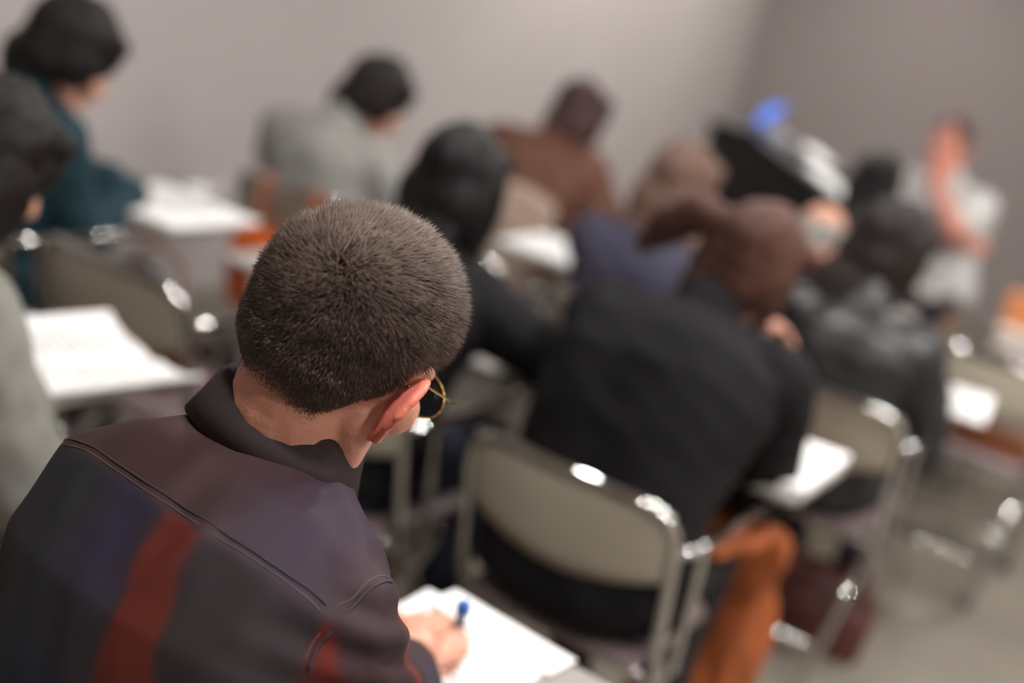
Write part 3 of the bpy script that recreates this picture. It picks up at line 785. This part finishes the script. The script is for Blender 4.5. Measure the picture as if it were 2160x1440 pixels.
# eyeglasses: thin gold wire
M_GOLD = mat('gold_wire', srgb(190, 160, 90), .25, .05, 20, metal=1)
M_LENS = bpy.data.materials.new('lens_glass'); M_LENS.use_nodes = True
_b = M_LENS.node_tree.nodes['Principled BSDF']; _b.inputs['Transmission Weight'].default_value = 1; _b.inputs['Roughness'].default_value = .02; _b.inputs['IOR'].default_value = 1.02
g = empty('eyeglasses', RW(C_MAN[0], C_MAN[1]), -YAW); tag(g, 'thin gold wire eyeglasses worn by the man in the patchwork shirt', 'eyeglasses')
def hp(x, y, z): return hMan + HMAN @ (Vector((x, y, z))*.995)
for s in (-1, 1):
    mb = MB(); mb.tube([hp(s*.086, -.012, .026), hp(s*.084, .02, .028), hp(s*.080, .07, .018), hp(s*.076, .100, .012), hp(s*.068, .106, .008)], .0011, 8); mb.build('temple', M_GOLD, g)
    ring = [hp(s*.035 + .030*math.cos(t), .108 - .004*math.cos(t)*s, -.004 + .021*math.sin(t)) for t in [2*PI*k/28 for k in range(29)]]
    mb = MB(); mb.tube(ring, .0010, 6); rim = mb.build('rim', M_GOLD, g)
    mb = MB(); mb.rings([[p - HMAN @ Vector((0, dy, 0)) for p in ring[:-1]] for dy in (0, .0012)]); mb.build('lens', M_LENS, rim)
mb = MB(); mb.tube([hp(-.006, .108, .0), hp(0, .113, .004), hp(.006, .108, .0)], .0011, 6); mb.build('bridge', M_GOLD, g)

# ------------------------------------------------------------------ papers
def sheet(name, label, c, x0, x1, y0, y1, z, rot=0.0, th=.004, curl=.0, mat_=None, cat='paper', lines=0, open_=False, group='papers on the writing tablets', nx=10):
    """a sheet or booklet lying on the tablet of chair c; coordinates in chair space"""
    e = empty(name, RW(c[0] + (x0+x1)/2, c[1] + (y0+y1)/2, z), -YAW + rot)
    tag(e, label, cat, group)
    wx, wy = (x1-x0)/2, (y1-y0)/2
    ny = 8
    def h(u, v):
        if open_:      # two page blocks falling to the fold and lifting at the outer edge
            a = abs(u); return th*(1 - (1-min(1, a*5))**2) + curl*(max(0, a-.4)/.6)**2*(1 + .4*v)
        return th + curl*(max(0, u*.6 + v*.4))**2
    vs = []; fs = []
    for k in range(2):
        for j in range(ny+1):
            for i in range(nx+1):
                u = -1 + 2*i/nx; v = -1 + 2*j/ny; hh = h(u, v)
                vs.append((u*wx, v*wy, hh if k else max(0, hh - th)))
    n1 = (nx+1)*(ny+1)
    for j in range(ny):
        for i in range(nx):
            a = j*(nx+1)+i
            fs.append((n1+a, n1+a+1, n1+a+nx+2, n1+a+nx+1)); fs.append((a, a+nx+1, a+nx+2, a+1))
    ed = [i for i in range(nx+1)] + [j*(nx+1)+nx for j in range(1, ny+1)] + [ny*(nx+1)+i for i in range(nx-1, -1, -1)] + [j*(nx+1) for j in range(ny-1, 0, -1)]
    for a, b in zip(ed, ed[1:]+ed[:1]): fs.append((a, b, n1+b, n1+a))
    mb = MB(); mb.add(vs, fs); mb.build('pages', mat_ or M_PAPER, e, smooth=False)
    if lines:
        lm = MB()
        for k in range(lines):
            v = .8 - 1.5*k/max(1, lines); u0, u1 = -.82, .3 + .5*((k*37) % 10)/10
            for q in range(6):
                ua = u0 + (u1-u0)*q/6; ub = u0 + (u1-u0)*(q+.85)/6
                if open_ and ua < 0 < ub: continue
                pa = [(ua*wx, v*wy, h(ua, v)), (ub*wx, v*wy, h(ub, v))]
                lm.add([(pa[0][0], pa[0][1]-.0017, pa[0][2]+.0006), (pa[1][0], pa[1][1]-.0017, pa[1][2]+.0006), (pa[1][0], pa[1][1]+.0017, pa[1][2]+.0006), (pa[0][0], pa[0][1]+.0017, pa[0][2]+.0006)], [(0, 1, 2, 3)])
        lm.build('printed_text', M_INK, e, smooth=False)
    return e
TT = .7345
sheet('paper_sheet', 'white sheet with lines of text under the writing hand in the foreground', C_MAN, -.10, .125, .46, .785, TT, .03, .0012, .003, lines=16)
sheet('paper_sheet', 'narrow white paper lying beyond the foreground writing hand, along the tablet edge', C_MAN, -.08, .135, .735, .80, TT+.004, -.10, .0012, .002)
sheet('booklet', 'open white booklet beside the grey knit coat at left', C_KNIT, .0, .33, .48, .84, TT, -.22, .008, .02, open_=True, lines=14, cat='booklet')
sheet('paper_stack', 'white papers on the tablet of the teal jacket at upper left', C_T, -.06, .31, .45, .80, TT, .02, .010, .0, lines=14)
sheet('paper_sheet', 'raised white sheet behind the papers of the teal jacket', C_T, .0, .10, .80, .88, TT+.02, .0, .003, .06)
sheet('paper_sheet', 'bright white sheet right of the long black hair', C_F, .0, .20, .50, .84, TT, -.05, .003, .006, lines=12)
sheet('booklet', 'small white booklet below the writing hand of the long haired person', C_F, .16, .30, .44, .72, TT+.010, -.10, .005, .004, cat='booklet', lines=8)
sheet('paper_sheet', 'white page standing up beside the long black hair', C_F, -.08, .02, .80, .88, TT+.003, .1, .002, .05)
sheet('booklet', 'thick white booklet at the right elbow of the black sweater', C_B, .06, .29, .46, .79, TT, .02, .016, .006, cat='booklet', lines=12)
sheet('paper_sheet', 'white sheet at the right hand of the black leather jacket', C_D, .18, .31, .42, .76, TT, .12, .003, .006, lines=10)
sheet('paper_stack', 'cream papers on the tablet below the beige coat', C_H, -.08, .26, .44, .78, TT, .0, .012, .01, lines=10)
sheet('paper_sheet', 'white paper on the tablet of the pale grey sweater', C_C, .0, .27, .46, .76, TT, .05, .002, .004, lines=10)
sheet('paper_sheet', 'white paper on the tablet of the wavy haired person in navy', C_G, .0, .27, .46, .76, TT, .0, .002, .004, lines=10)

# pen in the foreground hand
pe = empty('pen', RW(C_MAN[0]+.042, C_MAN[1]+.612, .812), -YAW); tag(pe, 'blue pen held in the foreground man\'s right hand', 'pen')
def pax(t): return Vector((.30, -.62, .72)).normalized()*t
mb = MB(); mb.tube([pax(-.075), pax(-.02), pax(.045)], .0055, 12); mb.build('barrel', mat('pen_barrel', srgb(60, 84, 120), .35, .05, 20), pe)
mb = MB(); mb.tube([pax(.038), pax(.05), pax(.064)], .0085, 12); mb.build('cap', mat('pen_cap', srgb(40, 96, 176), .3, .05, 20), pe)
mb = MB(); mb.cap(pax(-.088), pax(-.075), .0012, .0042, n=10); mb.build('tip', M_CHROME, pe)

# ------------------------------------------------------------------ bags and coats
def blobthing(name, label, cat, loc, parts, rot=0.0, vox=.01, disp=.005, freq=30, stretch=(1, 1, 1)):
    e = empty(name, RW(*loc), -YAW + rot); tag(e, label, cat)
    for pn, mt, fn, d in parts:
        mb = MB(); fn(mb)
        me = remesh(mb, vox, 4, pn)
        if d: displace(me, disp*d, freq, len(pn), stretch); displace(me, disp*d*.35, freq*2.7, 3, stretch)
        link(pn, me, mt, e)
    return e
LEA_OR = mat('orange_cloth', srgb(214, 96, 28), .6, .1, 12, .2, 90)
def _orange(mb): mb.loft([((0, 0, .0), .17, .045, (1,0,0), (0,1,0)), ((0, 0, .12), .18, .055, (1,0,0), (0,1,0)), ((0, 0, .24), .185, .03, (1,0,0), (0,1,0))], p=4)
def _oval(mb): mb.ell((.04, -.05, .085), (.10, .012, .05))
def _handle(s):
    def f(mb): mb.chain([(s*.11, 0, .22), (s*.105, -.012, .36), (s*.10, -.002, .425), (s*.10, .03, .41)], [.008]*4)
    return f
blobthing('tote_bag', 'orange tote bag with a white oval, hung on the chair of the pale grey sweater', 'bag', (C_C[0]+.04, C_C[1]-.04, .37),
          [('bag_body', LEA_OR, _orange, .6), ('printed_oval', mat('oval_white', srgb(225, 220, 210), .7, .05, 20), _oval, 0), ('handle', LEA_OR, _handle(-1), 0), ('handle', LEA_OR, _handle(1), 0)])
RUST = mat('rust_suede', srgb(156, 80, 34), .7, .3, 9, .4, 60)
def _rust(mb):
    ex, ey = (1, 0, 0), (0, 1, 0)
    mb.loft([((.02, -.16, .575), .03, .03, ex, ey), ((.02, -.10, .585), .10, .035, ex, (0, .9, .3)), ((.03, .05, .60), .13, .05, ex, (0, .5, .8)), ((.05, .14, .54), .125, .06, ex, (0, 1, .5)), ((.06, .18, .40), .11, .062, ex, ey), ((.05, .18, .22), .12, .07, ex, ey), ((.04, .16, .03), .14, .085, ex, ey)], p=2.6)
blobthing('coat', 'rust orange coat draped over the lap and hanging beside the black sweater\'s chair', 'coat', (.09, .50, 0), [('coat_body', RUST, _rust, 2.6)], vox=.010, freq=48, stretch=(1, 1, .18))
BEIG = cloth('beige_canvas', srgb(190, 176, 156), .85, .15)
def _tote(mb): mb.loft([((0, 0, .0), .15, .06, (1,0,0), (0,1,0)), ((0, 0, .14), .17, .085, (1,0,0), (0,1,0)), ((.01, 0, .28), .15, .045, (1,0,0), (0,1,0))], p=3.5)
def _straps(mb):
    for s in (-1, 1): mb.chain([(-.08, s*.03, .26), (-.06, s*.035, .36), (0, s*.035, .40), (.06, s*.035, .36), (.08, s*.03, .26)], [.009]*5)
blobthing('canvas_bag', 'beige canvas bag on the floor just beyond the maroon handbag', 'bag', (.02, 2.03, 0), [('bag_body', BEIG, _tote, 1.4), ('strap', BEIG, _straps, 0)])
MARO = mat('maroon_leather', srgb(74, 34, 30), .45, .25, 14, .2, 60)
def _hand(mb): mb.loft([((0, 0, .0), .17, .09, (1,0,0), (0,1,0)), ((0, 0, .12), .175, .10, (1,0,0), (0,1,0)), ((0, 0, .22), .15, .05, (1,0,0), (0,1,0))], p=4)
def _hst(mb): mb.chain([(-.08, 0, .2), (-.07, 0, .29), (0, 0, .32), (.07, 0, .29), (.08, 0, .2)], [.009]*5)
blobthing('handbag', 'dark maroon leather handbag on the concrete floor below the leather jacket\'s chair', 'bag', (.17, 1.50, 0), [('bag_body', MARO, _hand, .8), ('handle', MARO, _hst, 0)], rot=.1)
blobthing('shopping_bag', 'cream cloth bag on the floor between the black sweater and the long haired person', 'bag', (-.50, .62, 0), [('bag_body', BEIG, _tote, 1.2), ('strap', BEIG, _straps, 0)], rot=.5)
BLKN = mat('black_nylon', srgb(32, 32, 36), .6, .2, 20, .2, 100)
def _pack(mb): mb.loft([((0, 0, .0), .14, .09, (1,0,0), (0,1,0)), ((0, 0, .2), .15, .10, (1,0,0), (0,1,0)), ((0, 0, .38), .12, .07, (1,0,0), (0,1,0)), ((0, 0, .42), .07, .04, (1,0,0), (0,1,0))], p=3)
def _pocket(mb): mb.ell((0, -.10, .14), (.11, .03, .10))
blobthing('backpack', 'black backpack with brown pocket on the floor below the empty chair\'s tablet', 'backpack', (-1.38, .72, 0), [('pack_body', BLKN, _pack, 1), ('pocket', mat('brown_patch', srgb(110, 62, 34), .6, .2, 20), _pocket, .5)])
TAN = mat('tan_leather', srgb(134, 78, 42), .5, .2, 14, .2, 60)
def _slouch(mb): mb.loft([((0, 0, 0), .11, .06, (1,0,0), (0,1,0)), ((0, 0, .1), .12, .07, (1,0,0), (0,1,0)), ((0, 0, .17), .09, .03, (1,0,0), (0,1,0))], p=3)
blobthing('shoulder_bag', 'tan leather shoulder bag lying on the seat of the empty chair at left', 'bag', (C_A[0]-.07, C_A[1]+.22, .456), [('bag_body', TAN, _slouch, 1), ('strap', TAN, _hst, 0)])
COATB = cloth('beige_wool', srgb(168, 146, 132), .9, .15, .5, 140)
def _coatb(mb):
    mb.loft([((0, -.035, .80), .20, .03, (1,0,0), (0,1,0)), ((0, -.055, .70), .225, .035, (1,0,0), (0,1,0)), ((.01, -.06, .55), .235, .04, (1,0,0), (0,1,0)), ((.01, -.055, .34), .22, .045, (1,0,0), (0,1,0))], p=3)
    mb.chain([(-.19, -.02, .80), (0, -.03, .825), (.19, -.02, .80)], [.035, .04, .035])
blobthing('coat', 'beige wool coat hung over the chair back behind the brown jacket', 'coat', (C_BR[0], C_BR[1], 0), [('coat_body', COATB, _coatb, 1.6)])
def _cush(mb): mb.loft([((0, 0, 0), .17, .03, (1,0,0), (0,1,0)), ((0, 0, .05), .175, .035, (1,0,0), (0,1,0)), ((0, 0, .09), .165, .02, (1,0,0), (0,1,0))], p=4)
blobthing('document_case', 'flat tan brown case standing on the seat of the empty right chair', 'case', (C_E[0]+.02, C_E[1]+.14, .457), [('case_body', mat('case_tan', srgb(150, 92, 58), .55, .15, 12), _cush, .2), ], vox=.008)

# ------------------------------------------------------------------ lectern with laptop and papers, side table, stool
M_BLK = mat('black_lacquer', srgb(24, 24, 24), .4, .1, 12)
lx, ly = -.95, 3.75
le = empty('lectern', RW(lx, ly), -YAW); tag(le, 'black lectern with sloping top before the far corner, laptop and papers on it', 'lectern')
def prism(name, pts, y0, y1, m, parent):
    mb = MB(); n = len(pts); mb.rings([[(x, y, z) for x, z in pts] for y in (y0, y1)]); return mb.build(name, m, parent, smooth=False)
prism('cabinet', [(-.36, .02), (.36, .02), (.36, .90), (-.20, 1.12), (-.36, 1.12)], -.25, .25, M_BLK, le)
prism('top_board', [(.38, .905), (.385, .925), (-.19, 1.15), (-.20, 1.128)], -.27, .27, M_BLK, le)
prism('rear_ledge', [(-.38, 1.12), (-.20, 1.12), (-.20, 1.14), (-.38, 1.14)], -.27, .27, M_BLK, le)
prism('plinth', [(-.39, 0), (.39, 0), (.39, .04), (-.39, .04)], -.28, .28, M_BLK, le)
sl = math.atan2(.225, .57)
def on_slope(x, y, up=0.0):     # point on the sloping board, lectern coordinates -> row
    return (lx + x, ly + y, 1.15 - (x + .19)*math.tan(sl) + .004 + up)
la_ = empty('laptop', RW(*on_slope(-.15, .0)), -YAW + .15); la_.rotation_euler = (0, sl, -YAW); tag(la_, 'open laptop with a glowing blue screen on the black lectern', 'laptop')
rounded_slab(-.09, .09, -.12, .12, 0, .014, .012, .003).build('keyboard_base', mat('laptop_shell', srgb(170, 172, 178), .35, .05, 20, metal=.6), la_)
scr = rounded_slab(-.065, .065, -.12, .12, 0, .006, .01, .002).build('lid', mat('laptop_lid', srgb(60, 62, 70), .4, .05, 20), la_)
scr.location = (-.085, 0, .062); scr.rotation_euler = (0, math.radians(-75 + 180), 0)
M_SCREEN = mat('screen_blue', srgb(70, 120, 230), .3, .05, 6, emit=(srgb(90, 130, 225), .7))
mb = MB(); mb.box((-.058, -.11, .0062), (.058, .11, .0072)); s2 = mb.build('screen', M_SCREEN, scr, smooth=False)
def lec_sheet(label, x, y, wx, wy, up=0.0):
    e = empty('paper_sheet', RW(*on_slope(x, y, up)), -YAW); e.rotation_euler = (0, sl, -YAW); tag(e, label, 'paper', 'papers on the lectern')
    rounded_slab(-wx, wx, -wy, wy, 0, .004, .004, .001).build('page', M_PAPER, e, smooth=False)
lec_sheet('white sheet lying low on the sloping lectern top', .20, -.06, .14, .10)
lec_sheet('white sheet behind the laptop on the lectern top', .02, .14, .07, .10, .016)
bo_ = empty('water_bottle', RW(lx+.34, ly+.30, .0), -YAW); tag(bo_, 'pale blue plastic water bottle standing behind the lectern', 'bottle')
bo_.location = RW(*on_slope(.30, .18, .0))
def lathe(prof, n=20):
    mb = MB(); mb.rings([[(r*math.cos(2*PI*i/n), r*math.sin(2*PI*i/n), z) for i in range(n)] for r, z in prof]); return mb
lathe([(.03, 0), (.034, .01), (.034, .13), (.026, .16), (.014, .18), (.014, .195)]).build('bottle_body', mat('pale_blue_plastic', srgb(186, 200, 208), .2, .05, 20), bo_)
lathe([(.016, .193), (.016, .215), (.012, .217)]).build('bottle_cap', mat('cap_white', srgb(225, 225, 228), .4, .05, 20), bo_)

M_WOOD = mat('beech_wood', srgb(196, 150, 104), .5, .15, 6, .1, 40, stretch=(1, 12, 1))
st = empty('stool', RW(S_L[0], S_L[1]), -YAW + lect_yaw); tag(st, 'wooden stool under the lecturer in the white t-shirt', 'stool')
lathe([(.15, .555), (.165, .56), (.165, .59), (.155, .598)], 28).build('seat', M_WOOD, st)
for i in range(4):
    a = PI/4 + i*PI/2; mb = MB(); mb.tube([(.12*math.cos(a), .12*math.sin(a), .56), (.18*math.cos(a), .18*math.sin(a), 0)], .014, 10); mb.build('leg', M_WOOD, st)
mb = MB(); mb.tube([(.165*math.cos(2*PI*i/28), .165*math.sin(2*PI*i/28), .16) for i in range(29)], .009, 8); mb.build('foot_ring', M_CHROME, st)

tb = empty('side_table', RW(.44, 3.48), -YAW); tag(tb, 'small white-topped table at the right edge of the room', 'table')
rounded_slab(-.30, .30, -.25, .25, .70, .725, .02, .004).build('table_top', mat('table_white', srgb(205, 198, 190), .5, .05, 10), tb, smooth=False)
for x in (-.26, .26):
    for y in (-.21, .21):
        mb = MB(); mb.tube([(x, y, .70), (x, y, 0)], .014, 10); mb.build('leg', M_CHROME, tb)
bx_ = empty('box', RW(.23, 3.42, .726), -YAW + .1); tag(bx_, 'small orange cardboard box on the white table at the right edge', 'box')
mb = MB(); mb.box((-.10, -.08, 0), (.10, .08, .11)); mb.build('carton', mat('orange_card', srgb(214, 140, 88), .6, .08, 10), bx_, smooth=False)
mb = MB(); mb.box((-.104, -.084, .08), (.104, .084, .115)); mb.build('lid', mat('orange_card_lid', srgb(206, 128, 80), .6, .08, 10), bx_, smooth=False)
